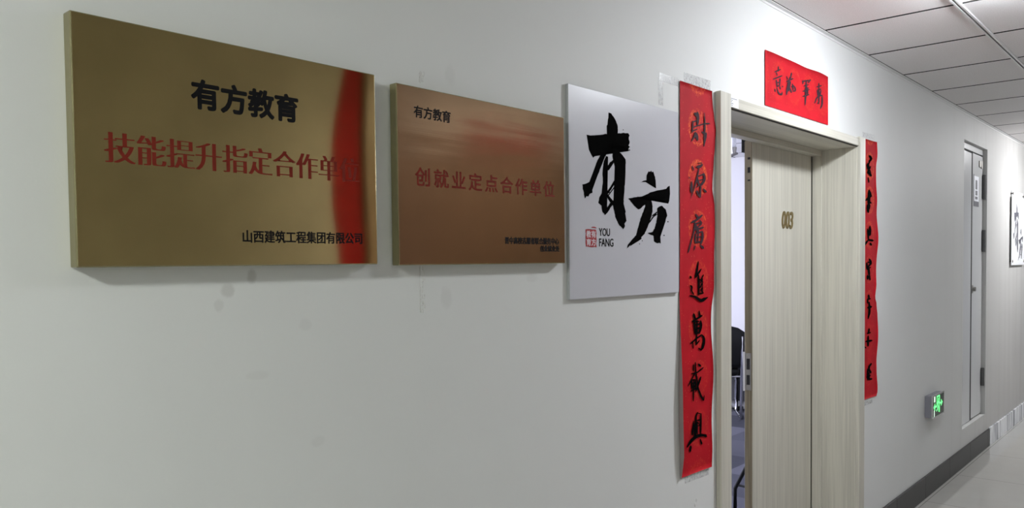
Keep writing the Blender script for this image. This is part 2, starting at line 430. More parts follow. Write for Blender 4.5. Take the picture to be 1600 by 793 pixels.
def ribbon(bm, pts, wid, y, conv, rough=0.0, jig=0):
    """one brush stroke: centre line pts (crop pixels) with widths, laid as a flat painted shape on plane y"""
    P = [Vector((p[0], p[1], 0)) for p in pts]
    if isinstance(wid, (int, float)): wid = [wid] * len(P)
    W = [Vector((q, 0, 0)) for q in wid]
    P = smoothpath(P, 6) if len(P) > 2 else [P[0].lerp(P[1], k / 5) for k in range(6)]
    W = [q.x for q in (smoothpath(W, 6) if len(wid) > 2 else [W[0].lerp(W[1], k / 5) for k in range(6)])]
    L, Rr = [], []
    n = len(P)
    for i, p in enumerate(P):
        t = (P[min(i + 1, n - 1)] - P[max(i - 1, 0)]); t.normalize(); nn = Vector((-t.y, t.x, 0))
        e = min(i, n - 1 - i) / max(1, n - 1)
        taper = .62 + .38 * min(1, e * 5)
        hw = max(W[i], 3) / 2 * taper
        L.append(p + nn * hw * (1 + random.uniform(-rough, rough))); Rr.append(p - nn * hw * (1 + random.uniform(-rough, rough)))
    t0 = (P[0] - P[1]).normalized(); t1 = (P[-1] - P[-2]).normalized()
    poly = [P[0] + t0 * W[0] * .35] + L + [P[-1] + t1 * W[-1] * .35] + Rr[::-1]
    ribbon.k = (ribbon.k + 1) % 12
    fan(bm, L, Rr, poly[0], poly[n + 1], y - ribbon.k * 1.5e-5, conv)
ribbon.k = 0
def fan(bm, L, Rr, a, b, y, conv):
    lv = [bm.verts.new(conv(p.x, p.y, y)) for p in L]; rv = [bm.verts.new(conv(p.x, p.y, y)) for p in Rr]
    av = bm.verts.new(conv(a.x, a.y, y)); bv = bm.verts.new(conv(b.x, b.y, y))
    bm.faces.new((av, lv[0], rv[0])); bm.faces.new((bv, rv[-1], lv[-1]))
    for i in range(len(lv) - 1): bm.faces.new((lv[i], lv[i + 1], rv[i + 1], rv[i]))
def crop_conv(x0, y0, sc): return lambda u, v, Y: at(x0 + u / sc, y0 + v / sc, Y)
def facing(o):
    me = o.data
    bm2 = bmesh.new(); bm2.from_mesh(me)
    for f in bm2.faces:
        f.normal_update()
        if f.normal.y > 0: f.normal_flip()
    bm2.to_mesh(me); bm2.free(); return o
def strokes(name, chars, mat, parent, y, centres, axis=1):
    groups = {}
    for (cx, cy, sc), ss in chars:
        for s in ss:
            q = s[0][len(s[0]) // 2]; p = (cx + q[0] / sc)if axis == 0 else (cy + q[1] / sc)
            k = min(range(len(centres)), key=lambda i: abs(centres[i] - p))
            groups.setdefault(k, []).append((s, crop_conv(cx, cy, sc)))
    for k in sorted(groups):
        bm = bmesh.new()
        for s, cv in groups[k]: ribbon(bm, s[0], s[1], y, cv, .10)
        facing(finish(name, bm, mat, parent))

# ------------------------------------------------------------------ brass plaques
def plaque(name, label, x0, z0, w_, h_, t_, mface, mside):
    e = empty(name, (x0 + w_ / 2, -t_ / 2, z0)); tag(e, label, 'plaque', 'brass plaques on the wall')
    bm = bmesh.new()      # face sheet folded over into four sides
    b = .0022
    box(bm, (x0, -t_, z0), (x0 + w_, -.0006, z0 + h_), b, 0)
    for f in bm.faces:
        f.normal_update()
        if f.normal.y > -.9: f.material_index = 1
    bmesh.ops.recalc_face_normals(bm, faces=bm.faces)
    for f in bm.faces: f.material_index = 0 if f.normal.y < -.95 else 1
    finish('brass_panel', bm, [mface, mside], e)
    return e
P1 = plaque('wall_plaque', 'large brushed brass plaque at far left with red reflection on its right edge', .4925, 1.5095, .6025, .4015, .0277, M_brass1, M_brassside)
y1 = -.0277
def bounds(l, r, t, b, Y): return at(*l, Y).x, at(*r, Y).x, at(*b, Y).z, at(*t, Y).z
x0, x1, z0, z1 = bounds((300, 150), (464.8, 165), (316, 125.5), (313.7, 169.6), y1)
lettering('lettering', '有方教育', x0, x1, z0, z1, y1, M_black, P1, .0019)
x0, x1, z0, z1 = bounds((163, 230), (561, 273), (170.5, 205.7), (168, 253), y1)
lettering('lettering', '技能提升指定合作单位', x0 + .002, x1 - .002, z0, z1, y1, M_redpaint, P1, 0, (-.0024, -.0016, -.0008, 0, .0008, .0016, .0024), offset=-.017)
x0, x1, z0, z1 = bounds((379.6, 370), (565.6, 370), (387, 359.3), (387, 378.4), y1)
lettering('lettering', '山西建筑工程集团有限公司', x0, x1, z0, z1, y1, M_black, P1, .0005)

P2 = plaque('wall_plaque', 'smaller-looking bronze plaque with wavy sheen beside the white calligraphy board', 1.1570, 1.5065, .5975, .3985, .024, M_brass2, M_brassside)
y2 = -.024
x0, x1, z0, z1 = bounds((646.9, 174.7), (703.8, 182.6), (652.2, 164.9), (650.9, 183.0), y2)
lettering('lettering', '有方教育', x0, x1, z0, z1, y2, M_black, P2, .0006)
x0, x1, z0, z1 = bounds((649, 276), (866, 299.5), (655, 261.3), (668.5, 291.2), y2)
z0 = at(655, 290, y2).z
lettering('lettering', '创就业定点合作单位', x0, x1, z0, z1, y2, M_redpaint, P2, .0008, spacing=1.32)
x0, x1, z0, z1 = bounds((788.9, 375), (873.0, 377), (792, 370.0), (792, 380.6), y2)
lettering('lettering', '晋中高校志愿者联合服务中心', x0, x1, z0, z1, y2, M_black, P2, .0006)
x0, x1, z0, z1 = bounds((843.9, 387.5), (873.7, 390), (846, 383.4), (846, 392.6), y2)
lettering('lettering', '创业就业处', x0, x1, z0, z1, y2, M_black, P2, .0006)

# ------------------------------------------------------------------ white board with the big brush characters
LOGO = [  # outlines of the brush characters, in millimetre-like trace units (3.605 per pixel)
 [(165,20),(180,25),(193,45),(205,65),(218,95),(217,140),(155,142),(160,105),(155,95),(165,75),(160,65),(168,45)],
 [(42,145),(60,150),(100,147),(155,140),(217,138),(250,135),(275,137),(280,144),(285,150),(278,165),(282,180),(285,190),(278,205),(287,215),(278,222),(280,237),(255,225),(235,210),(205,190),(170,205),(150,230),(130,245),(128,240),(110,258),(112,250),(98,264),(85,268),(80,275),(70,262),(74,255),(65,245),(66,240),(55,230),(58,210),(48,190),(53,180)],
 [(150,232),(170,212),(150,262),(138,285),(125,320),(108,365),(90,400),(76,440),(74,472),(62,476),(50,494),(42,490),(32,505),(28,480),(20,452),(18,425),(36,420),(60,410),(75,380),(85,340),(100,298),(118,262)],
 [(150,265),(163,268),(160,300),(150,360),(148,430),(140,480),(150,500),(157,560),(154,585),(148,597),(130,580),(125,545),(108,530),(115,495),(128,470),(132,420),(133,350),(138,300)],
 [(160,320),(175,300),(195,283),(207,283),(205,294),(185,312),(167,345),(160,345)],
 [(190,240),(195,222),(215,230),(245,260),(262,285),(260,360),(258,420),(252,480),(250,540),(263,580),(256,600),(266,630),(256,645),(259,660),(248,677),(240,665),(225,657),(205,610),(190,540),(200,480),(205,400),(205,330),(188,275)],
 [(378,410),(380,375),(392,350),(398,354),(405,347),(410,356),(416,352),(425,375),(430,400),(433,447),(420,440),(400,417),(385,409),(345,413),(362,404),(375,402)],
 [(275,505),(300,500),(360,490),(400,470),(440,460),(490,450),(498,440),(510,432),(511,450),(512,470),(508,500),(506,520),(502,532),(490,528),(475,515),(470,495),(450,485),(425,505),(412,517),(400,520),(385,530),(360,545),(345,562),(332,566),(310,545),(290,520)],
 [(375,525),(405,515),(413,540),(412,580),(395,640),(370,700),(350,722),(352,730),(330,745),(310,752),(285,774),(290,764),(265,789),(270,778),(275,765),(300,735),(320,710),(335,660),(345,620),(360,580),(370,550)],
 [(440,560),(448,550),(465,545),(488,565),(495,600),(488,625),(480,650),(462,690),(455,730),(460,757),(450,752),(440,757),(422,745),(420,715),(390,703),(387,697),(415,692),(430,660),(440,610)],
]
LINES = [([(205,400),(175,450),(145,490)],13), ([(205,432),(180,465),(155,500)],6), ([(158,488),(175,515),(190,540)],12), ([(150,468),(170,498),(190,520)],7),
         ([(190,520),(165,560),(145,592)],16), ([(412,602),(428,590),(440,580)],8), ([(395,640),(420,605),(440,592)],7), ([(155,470),(175,470)],5)]
SPECK = [(248,118,3),(283,232,4),(500,635,4),(355,742,3),(478,712,4),(95,262,4),(340,760,3)]
def brush_logo(name, conv, y, mat, parent, fr=(0, 1e9)):
    bm = bmesh.new(); rnd = random.Random(3)
    for i, poly in enumerate(LOGO):
        pts = []
        n = len(poly)
        for a, b in zip(poly, poly[1:] + poly[:1]):
            d = math.hypot(b[0] - a[0], b[1] - a[1]); k = max(1, int(d / 7))
            nx, ny = -(b[1] - a[1]) / max(d, 1), (b[0] - a[0]) / max(d, 1)
            for j in range(k):
                t = j / k; q = rnd.uniform(-1.5, 1.5)
                pts.append((a[0] + (b[0] - a[0]) * t + nx * q, a[1] + (b[1] - a[1]) * t + ny * q))
        f = bm.faces.new([bm.verts.new(conv(p[0], p[1], y - i * 2e-5)) for p in pts])
        bmesh.ops.triangulate(bm, faces=[f])
    for p, w_ in LINES: ribbon(bm, p, w_, y - .0002, conv, .15)
    for x, z, r in SPECK:
        bm.faces.new([bm.verts.new(conv(x + r * math.cos(a), z + r * math.sin(a), y)) for a in (0, 1.1, 2.2, 3.2, 4.1, 5.2)])
    return facing(finish(name, bm, mat, parent))
BX0, BX1, BZ0, BZ1 = 1.792, 2.386, 1.404, 2.006
B = empty('calligraphy_board', ((BX0 + BX1) / 2, -.006, BZ0))
tag(B, 'white acrylic board with large black brush characters and a red seal', 'sign', 'white calligraphy boards')
bm = bmesh.new(); box(bm, (BX0, -.0105, BZ0), (BX1 + .012, -.0006, BZ1), .0012)
for f in bm.faces:
    f.normal_update(); f.material_index = 0 if f.normal.y < -.9 else 1
finish('panel', bm, [M_acrylic, M_acedge], B)
yb = -.0108
cv = crop_conv(905, 170, 3.605)
brush_logo('brush_characters', cv, yb, M_ink, B)
x0, x1, z0, z1 = bounds((936.0, 362), (952.9, 362), (944, 356.4), (944, 368.3), yb)
lettering('lettering', 'YOU', x0, x1, z0, z1, yb, M_ink, B, .0002)
x0, x1, z0, z1 = bounds((936.2, 379), (958.3, 379), (945, 372.4), (945, 384.8), yb)
lettering('lettering', 'FANG', x0, x1, z0, z1, yb, M_ink, B, .0002)
sx0, sx1, sz0, sz1 = bounds((915.2, 372), (931.8, 372), (916, 357.8), (916, 385.4), yb)
seal = bm = bmesh.new(); rr = random.Random(5)
pts = []
for k in range(44):
    u = k / 44 * 4; s = int(u); q = u - s
    p = [(q, 0), (1, q), (1 - q, 1), (0, 1 - q)][s]
    pts.append((sx0 + (p[0] + rr.uniform(-.03, .03)) * (sx1 - sx0), yb - .0001, sz0 + (p[1] + rr.uniform(-.025, .025)) * (sz1 - sz0)))
f = bm.faces.new([bm.verts.new(p) for p in pts]); bmesh.ops.triangulate(bm, faces=[f])
sealo = facing(finish('seal', seal, M_seal, B))
mx = (sx0 + sx1) / 2; mz = (sz0 + sz1) / 2; hx = (sx1 - sx0) * .44; hz = (sz1 - sz0) * .42
for ch, cx_, cz_ in (('有', mx + hx * .52, mz + hz * .55), ('方', mx + hx * .52, mz - hz * .55), ('教', mx - hx * .52, mz + hz * .55), ('育', mx - hx * .52, mz - hz * .55)):
    lettering('seal_glyph', ch, cx_ - hx * .46, cx_ + hx * .46, cz_ - hz * .46, cz_ + hz * .46, yb - .0002, M_sealw, B, .0004)
bm = bmesh.new(); ribbon(bm, [(275, 218), (330, 212), (385, 230)], [18, 28, 22], yb - .0001, crop_conv(905, 340, 14.42)); facing(finish('seal_stroke', bm, M_seal, B))

# ------------------------------------------------------------------ red festival papers
def paper(name, label, left, right, top, bot, y, mats, nx=10, nz=40, lift=None, flap=None, waves=()):
    """sheet between edge curves left(z), right(z), top(u), bot(u); thin with its own back"""
    xc = (left(.5) + right(.5)) / 2
    e = empty(name, (xc, y, bot(.5))); tag(e, label, 'paper scroll', 'red new year papers round the door')
    bm = bmesh.new(); g = []
    for j in range(nz + 1):
        v = j / nz; row = []
        for i in range(nx + 1):
            u = i / nx; z = bot(u) + (top(u) - bot(u)) * v
            x = left(v) + (right(v) - left(v)) * u
            yy = y - (lift(u, v) if lift else 0)
            row.append(bm.verts.new((x, yy, z)))
        if flap:
            fw, fo = flap(v)
            x = left(v); z = row[0].co.z
            row.insert(0, bm.verts.new((x - fw, row[0].co.y - fo, z)))
        g.append(row)
    for a, b in zip(g, g[1:]):
        for i in range(len(a) - 1): bm.faces.new((a[i], a[i + 1], b[i + 1], b[i]))
    bmesh.ops.recalc_face_normals(bm, faces=bm.faces)
    # front sheet + back sheet
    bm.normal_update()
    if sum(f.normal.y * f.calc_area() for f in bm.faces) > 0:
        bmesh.ops.reverse_faces(bm, faces=bm.faces)
    bm.normal_update(); src = list(bm.faces)
    mp = {v: bm.verts.new(v.co - v.normal * .0005) for v in list(bm.verts)}
    for f in src: bm.faces.new([mp[v] for v in reversed(f.verts)]).material_index = 1
    bes = [ed for ed in bm.edges if len(ed.link_faces) == 1 and ed.verts[0] in mp and ed.verts[1] in mp]
    for ed in bes:
        a, b = ed.verts; bm.faces.new((a, b, mp[b], mp[a])).material_index = 0
    me = bpy.data.meshes.new('paper'); bm.transform(Matrix.Translation(-e.location)); bm.to_mesh(me); bm.free()
    for m in mats: me.materials.append(m)
    for p in me.polygons: p.use_smooth = True
    link('paper', me, e)
    return e
def interp(tab):
    def f(v):
        for (a, p), (b, q) in zip(tab, tab[1:]):
            if a <= v <= b:
                t = (v - a) / (b - a); t = t * t * (3 - 2 * t); return p + (q - p) * t
        return tab[-1][1]
    return f
YP = -.0024
def zv(py, px_, zt, zb): return (at(px_, py, YP).z - zb) / (zt - zb)
ZT, ZB = 2.1165, .7665
edgeR = sorted([(0.0, at(1110.5, 728, YP).x)] + [(zv(p, 1112, ZT, ZB), at(q, p, YP).x) for p, q in ((690,1111.4),(610,1112.3),(560,1112.2),(485,1110.4),(440,1113.8),(410,1114.6),(360,1115.8),(320,1115.5),(295,1112.4),(250,1113.2),(225,1115),(200,1117.5),(180,1115.5),(160,1113.4))] + [(1.0, at(1112, 144, YP).x)])
edgeL = [(0, at(1062.5, 746, YP).x), (.2, at(1060.2, 650, YP).x), (.4, at(1061.5, 520, YP).x), (.6, at(1062.5, 370, YP).x), (1, at(1062.3, 126, YP).x)]
mred1 = mat_red('red_paper_left', 7, at(1089, 199, YP).z, at(1089, 199, YP).z - at(1089, 278, YP).z, at(1090, 300, YP).x, .070, .067)
def flapL(v):
    k = max(0, min(1, (.48 - v) / .30)); k = k * k * (3 - 2 * k)
    if v < .06: k *= .35 + .65 * v / .06
    return (.0015 - .006 * k * 0 + .001, .0004 + .0175 * k)
RL = None
def mkmat(m, e):   # medallions are printed at fixed places of the sheet: object coordinates start at the sheet's base
    return m
eL = paper('couplet_scroll', 'long red vertical paper scroll with seven black characters, left of the doorway',
           interp(edgeL), interp(edgeR), lambda u: ZT - .001 * u, lambda u: ZB - .003 * u,
           YP, [mred1, M_back], 12, 70,
           lambda u, v: .0015 + .0016 * math.sin(v * 23 + u * 2) * (u ** 2) + .0035 * (u ** 6) * (1 + math.sin(v * 31)) * .5, flapL)
def shift_red(mat, e):
    for n in mat.node_tree.nodes:
        if n.type == 'MAPPING' and tuple(n.inputs['Scale'].default_value) == (1, 1, 1): n.inputs['Location'].default_value = e.location
shift_red(mred1, eL)
s7 = 9.917
CH_LEFT = [((1060,160,s7), [([(225,290),(222,380),(214,465)],22),([(225,305),(285,278)],22),([(296,150),(305,240),(298,345)],[34,40,26]),([(255,165),(300,215)],40),([(240,385),(300,350)],20),([(230,440),(290,412)],20),([(270,470),(245,530),(205,600)],[36,26,14]),([(262,470),(285,530),(302,585)],[50,50,26]),([(300,362),(400,330),(485,326)],[24,20,24]),([(405,160),(412,330),(405,480),(400,675)],[14,22,26,18]),([(428,470),(420,540),(395,680)],[36,34,14]),([(368,455),(430,500)],30)]),
 ((1060,240,s7), [([(215,190),(240,258)],18),([(165,360),(182,384)],12),([(208,425),(205,520),(202,605)],[16,40,22]),([(288,205),(335,195),(372,165)],[40,50,30]),([(300,145),(372,140)],10),([(320,230),(290,370),(245,540),(198,685)],[18,22,16,10]),([(300,350),(360,328),(402,308)],[18,22,28]),([(398,308),(404,410),(345,492)],[30,34,38]),([(290,360),(305,430),(330,495)],[28,32,24]),([(322,412),(382,398)],18),([(330,482),(282,522)],16),([(348,500),(342,600),(338,680)],[24,24,26]),([(288,572),(310,632),(340,670)],[30,26,20]),([(385,540),(430,592)],[16,38])]),
 ((1060,320,s7), [([(268,138),(312,205)],[22,38]),([(208,270),(290,225),(368,158)],[38,32,34]),([(258,255),(238,420),(190,600),(155,735)],[24,22,20,22]),([(262,290),(340,268)],20),([(330,230),(356,285),(300,342)],[18,26,20]),([(266,290),(276,375)],36),([(240,392),(310,370),(388,346)],[18,26,32]),([(292,340),(302,425)],42),([(270,440),(378,408)],22),([(270,440),(264,592)],24),([(374,412),(376,500),(350,602)],[28,36,32]),([(270,502),(362,488)],18),([(312,430),(306,562)],16),([(268,582),(346,566)],26),([(262,630),(246,692)],18),([(338,618),(388,668)],[18,46])]),
 ((1060,400,s7), [([(310,82),(288,230),(264,335)],[20,30,28]),([(354,198),(268,325)],[24,36]),([(312,290),(318,450),(314,605)],[30,30,22]),([(388,288),(348,372)],[24,16]),([(328,355),(380,398)],18),([(378,352),(345,412)],18),([(378,402),(335,490)],20),([(380,490),(345,522)],20),([(345,522),(388,568)],18),([(320,582),(388,570)],26),([(372,340),(376,570)],14),([(183,308),(197,340)],[26,32]),([(188,455),(210,480),(206,530),(238,592)],[38,26,22,26]),([(178,610),(262,630),(350,682),(400,664),(456,636)],[30,34,50,48,20])]),
 ((1060,480,s7), [([(320,50),(338,142)],[20,32]),([(238,98),(262,182)],[34,32]),([(216,218),(290,172),(364,125)],[36,26,36]),([(225,222),(320,212)],24),([(246,225),(256,320),(266,412)],[30,34,36]),([(344,205),(352,290),(322,402)],[34,36,34]),([(260,272),(340,252)],22),([(262,342),(330,312)],28),([(290,195),(290,412)],24),([(266,412),(312,390)],22),([(188,560),(270,490),(362,420)],[26,22,26]),([(358,420),(398,480),(382,600),(348,668)],[26,34,40,20]),([(350,655),(312,630)],22),([(285,420),(274,582)],24),([(270,582),(328,508)],20),([(226,540),(232,635)],16)]),
 ((1060,550,s7), [([(235,188),(234,292)],18),([(200,332),(290,310),(384,238)],[20,22,26]),([(266,155),(272,310),(290,412),(302,540),(350,672),(392,742)],[22,22,24,26,30,32]),([(390,742),(402,665)],[26,10]),([(306,180),(344,212)],[26,38]),([(252,330),(215,402),(150,525)],[22,20,16]),([(200,432),(255,420)],22),([(206,430),(211,565)],26),([(260,420),(265,562)],26),([(210,482),(262,470)],18),([(210,542),(262,522)],20),([(192,602),(284,558)],20),([(236,420),(234,755)],[22,20]),([(346,382),(312,500),(262,618)],[30,24,16])]),
 ((1060,630,s7), [([(302,135),(276,200),(270,405)],[22,26,26]),([(352,155),(346,475)],[26,26]),([(300,148),(352,160)],14),([(237,270),(216,485)],[18,30]),([(252,320),(252,505)],30),([(285,262),(342,250)],20),([(292,282),(332,332)],16),([(300,345),(342,340)],16),([(292,282),(296,482)],22),([(264,300),(266,525)],40),([(135,678),(215,560),(320,495),(430,488)],[22,50,46,36]),([(385,488),(434,508)],[30,42]),([(338,548),(362,625)],[20,34]),([(192,658),(184,745)],[36,30])])]
strokes('character', CH_LEFT[:3], M_inkfade, eL, YP - .0042, (201, 281, 361)); strokes('character', CH_LEFT[3:], M_ink, eL, YP - .0042, (437, 515, 595, 673))

s6 = 6.1
TZ = .0
tp = lambda u: at(1195, 77, YP).z + .004 * math.sin(u * 9) * u + .006 * u * (1 - u) - .001 + .004 * u
bt = lambda u: at(1195, 164, YP).z + .003 * u
mredT = mat_red('red_paper_lintel', 4, at(1215, 126, YP).z, .165, at(1216, 128, YP).x, .075, .080, True, .22)
eT = paper('lintel_scroll', 'red horizontal paper with four black characters pasted above the door', lambda v: at(1195, 120, YP).x, lambda v: at(1293.7, 150, YP).x,
           tp, bt, YP, [mredT, M_back], 30, 8, lambda u, v: .0014 + .0012 * math.sin(u * 17) * v)
shift_red(mredT, eT)
CH_TOP = [((1190,70,s6), [([(160,206),(160,252)],13),([(124,258),(182,234)],13),([(140,262),(150,292)],10),([(108,328),(196,294)],14),([(140,335),(150,402)],14),([(176,320),(170,392)],14),([(145,362),(172,355)],11),([(150,396),(172,386)],11),([(125,420),(131,447)],12),([(146,410),(164,460),(190,472),(196,448)],[12,14,18,10]),([(174,396),(182,424)],10),([(196,392),(205,402)],10),
   ([(286,266),(275,320)],14),([(238,350),(300,320)],15),([(270,310),(250,400),(238,475)],[16,18,16]),([(250,360),(265,410),(286,454)],16),([(276,350),(255,440)],16),([(240,300),(250,330)],9),([(294,370),(300,432)],13),([(290,378),(320,410),(320,442)],13),([(298,442),(324,438)],12),([(282,400),(306,394)],10),
   ([(388,346),(468,338)],14),([(466,330),(446,362)],12),([(395,345),(394,372)],12),([(402,392),(448,380)],12),([(410,424),(452,410)],11),([(393,442),(458,426)],13),([(393,492),(452,474)],14),([(426,345),(421,480),(415,574)],[15,16,10]),([(432,398),(442,472)],13),
   ([(546,365),(546,422)],13),([(524,402),(572,388)],12),([(530,432),(566,420)],12),([(530,432),(541,494)],14),([(566,430),(556,492)],13),([(546,400),(546,562)],15),([(538,462),(560,455)],10),([(506,556),(530,500),(576,478)],13),([(576,478),(577,560),(560,608)],[13,15,10]),([(530,560),(552,540)],10)])]
strokes('character', CH_TOP, M_inkfade, eT, YP - .0030, (1214.8, 1236, 1260, 1281), 0)

RT, RB = at(1347, 215, YP).z, at(1348, 625, YP).z
redR = sorted([(max(0, min(1, (at(q, p, YP).z - RB) / (RT - RB))), at(q, p, YP).x) for p, q in ((221,1368.2),(245,1369.8),(260,1368.6),(290,1367.2),(320,1369.2),(370,1370.4),(400,1369.3),(440,1367.5),(462,1365.8),(475,1369),(490,1370.6),(540,1369.8),(570,1369),(585,1368.3),(610,1369.4))])
redR = [(0, at(1368.0, 620, YP).x)] + redR[:-1] + [(1, redR[-1][1])]
if redR[1][0] <= 0: redR.pop(1)
mredR = mat_red('red_paper_right', 7, at(1358, 259, YP).z, (at(1358, 259, YP).z - at(1358, 580, YP).z) / 6, at(1358, 400, YP).x, .072, .075, False, .8)
eR = paper('couplet_scroll', 'narrow-looking red vertical paper scroll on the far right side of the doorway',
           interp([(0, at(1347.6, 627, YP).x), (.5, at(1347.2, 420, YP).x), (1, at(1347.3, 215, YP).x)]), interp(redR), lambda u: RT, lambda u: RB - .004 * u,
           YP, [mredR, M_back], 12, 70, lambda u, v: .0012 + .003 * (u ** 8) * (1 + math.sin(v * 33)))
shift_red(mredR, eR)
q7 = 7.2
CH_RIGHT = [((1335,210,q7), [([(168,238),(190,272),(165,302)],26),([(150,330),(160,392)],32),([(176,300),(148,352)],18),([(182,358),(148,432)],20),([(150,420),(190,462)],26),([(175,400),(186,470)],16),([(155,482),(164,540)],14),([(166,625),(164,793)],32),([(176,640),(190,690)],16),([(138,722),(196,690)],18),([(120,742),(150,730)],14),([(152,740),(190,772)],20)]),
 ((1335,320,q7), [([(150,0),(156,82)],28),([(176,0),(164,52)],16),([(176,238),(170,342)],24),([(150,268),(160,392)],18),([(186,268),(180,342)],14),([(155,302),(186,290)],14),([(158,392),(212,400)],24),([(108,458),(152,398)],22),([(178,428),(192,452)],22),([(168,608),(186,650),(155,692)],24),([(140,650),(145,722)],20),([(150,642),(190,650)],16),([(155,690),(170,793)],24),([(140,722),(182,700)],16)]),
 ((1335,430,q7), [([(150,0),(150,42)],24),([(170,0),(176,52)],20),([(160,218),(165,262)],22),([(150,262),(150,312)],18),([(150,268),(182,260)],16),([(152,362),(192,350)],28),([(166,300),(170,400),(155,486)],[22,26,16]),([(166,598),(160,652)],20),([(143,652),(182,640)],16),([(155,680),(154,793)],22),([(128,742),(198,730)],22)]),
 ((1335,540,q7), [([(108,10),(132,22)],14),([(192,198),(165,240),(176,292)],22),([(150,258),(150,382)],20),([(170,270),(186,302)],24),([(138,352),(182,330)],16),([(165,300),(165,382)],18),([(168,372),(198,370)],18)])]
strokes('character', CH_RIGHT, M_ink, eR, YP - .0032, (259, 312, 367, 418, 479, 530, 580))

# strips of clear tape that hold the papers, and older tape marks
def tape(label, pts, y=-.0008, mat=None):
    bm = bmesh.new(); vs = [at(a, b, y) for a, b in pts]
    f = bm.faces.new([bm.verts.new(v) for v in vs]); r = bmesh.ops.extrude_face_region(bm, geom=[f])
    for v in [g for g in r['geom'] if isinstance(g, bmesh.types.BMVert)]: v.co.y += .0003
    o = finish('clear_tape', bm, mat or M_tape); tag(o, label, 'tape', 'strips of clear tape')
    return o
tape('strip of clear tape above the top of the left red scroll', [(1069,112.5),(1110,126),(1110,142),(1069,128)])
tape('strip of clear tape under the bottom of the left red scroll', [(1070,744),(1107,731),(1107,741),(1070,755)])
tape('strip of clear tape under the bottom of the right red scroll', [(1349,628),(1363,623),(1363,629),(1349,634)])
tape('strip of clear tape above the top of the right red scroll', [(1348,206),(1366,211),(1366,217.5),(1348,213)])
tape('tape mark on the wall above the right corner of the white board', [(1030,113),(1061,123),(1061,135),(1030,126)])
tape('narrow tape mark running down behind the white board', [(1029,126),(1036,128),(1036,165),(1029,163)])
# dried glue line below and above the bronze plaque
M_glue = plain('dried_glue', (.70, .70, .68), .25, mottle=.2, msc=200)
def glue(label, pts):
    bm = bmesh.new()
    for p0, p1 in zip(pts, pts[1:]):
        for k in range(14):
            t = (k + random.random()) / 14
            c = at(p0[0] + (p1[0] - p0[0]) * t + random.uniform(-3.6, 3.6) * (1 if random.random() < .75 else 0), p0[1] + (p1[1] - p0[1]) * t, 0)
            r = random.uniform(.0014, .0030)
            m = Matrix.Translation(c) @ Matrix.Diagonal((r * .8, .0008, r * 2.2, 1))
            bmesh.ops.create_icosphere(bm, subdivisions=1, radius=1, matrix=m)
    tube(bm, [at(p[0] - 4, p[1], -.0002) for p in pts], .0007, 6)
    o = finish('glue_line', bm, M_glue, smooth=True); tag(o, label, 'glue', 'dried glue lines'); return o
glue('vertical line of dried glue on the wall hanging below the bronze plaque', [(660,416),(660,452),(661,488)])
glue('short line of dried glue just above the bronze plaque', [(659,113),(659,128)])
for (a, b, r), lb in zip(((1088,781,.006),(1086,788,.008),(1372,600,.004)), ('upper of two paint chips on the wall below the left red scroll', 'lower of two paint chips on the wall below the left red scroll', 'tiny paint chip on the wall right of the right red scroll')):
    bm = bmesh.new(); bmesh.ops.create_icosphere(bm, subdivisions=2, radius=1, matrix=Matrix.Translation(at(a, b, 0)) @ Matrix.Diagonal((r * .7, .0012, r, 1)))
    for v in bm.verts: v.co.x += random.uniform(-.2, .2) * r; v.co.z += random.uniform(-.3, .3) * r
    tag(finish('paint_chip', bm, M_glue, smooth=True), lb, 'paint chip', 'raised paint chips')

# ------------------------------------------------------------------ door number and sticker
x0, x1, z0, z1 = bounds((1221.5, 345), (1238.2, 345), (1230, 330.5), (1230, 356.5), LY0)
lettering('number_plate', '003', x0, x1, z0, z1, LY0, M_gold, door, .002, th=.004, shear=.12)
ys = -.0172
sp = [at(1135.4, 146.8, ys), at(1150, 151.5, ys), at(1150, 174, ys), at(1135.4, 170, ys)]
sz0, sz1 = 2.0755, 2.1125
st = empty('door_sticker', (2.81, ys, sz0)); tag(st, 'small white printed sticker at left end of the door head', 'sticker')
bm = bmesh.new(); box(bm, (2.7665, ys, sz0), (2.832, -.0166, sz1)); finish('paper', bm, M_sticker, st)
bm = bmesh.new()
for k, (a, b) in enumerate(((.768, .820), (.768, .786), (.768, .780), (.768, .790), (.768, .784))):
    zz = sz1 - .006 - k * .0062; box(bm, (2 + a, ys - .0002, zz - .0012), (2 + b, ys, zz + .0012))
finish('print', bm, M_print, st)

# ------------------------------------------------------------------ exit sign
EX0, EX1, EZ0, EZ1, EY = 5.455, 5.735, .505, .650, -.048
ex = empty('exit_sign', (5.6, -.024, EZ0)); tag(ex, 'small lit green exit sign box low on the wall beyond the doorway', 'exit sign')
bm = bmesh.new(); box(bm, (EX0 + .006, EY + .006, EZ0 + .004), (EX1 - .006, -.0006, EZ1 - .004), .003); finish('housing', bm, M_boxgrey, ex)
bm = bmesh.new(); t = .009
box(bm, (EX0, EY, EZ0), (EX1, EY + .007, EZ0 + t), .001); box(bm, (EX0, EY, EZ1 - t), (EX1, EY + .007, EZ1), .001)
box(bm, (EX0, EY, EZ0 + t), (EX0 + t, EY + .007, EZ1 - t), .001); box(bm, (EX1 - t, EY, EZ0 + t), (EX1, EY + .007, EZ1 - t), .001)
finish('frame', bm, M_chrome, ex)
bm = bmesh.new(); box(bm, (EX0 + t, EY + .002, EZ0 + t), (EX1 - t, EY + .0055, EZ1 - t)); finish('face', bm, M_signface, ex)
cxm = (EX0 + EX1) / 2; czm = (EZ0 + EZ1) / 2
bm = bmesh.new(); ye = EY + .0012
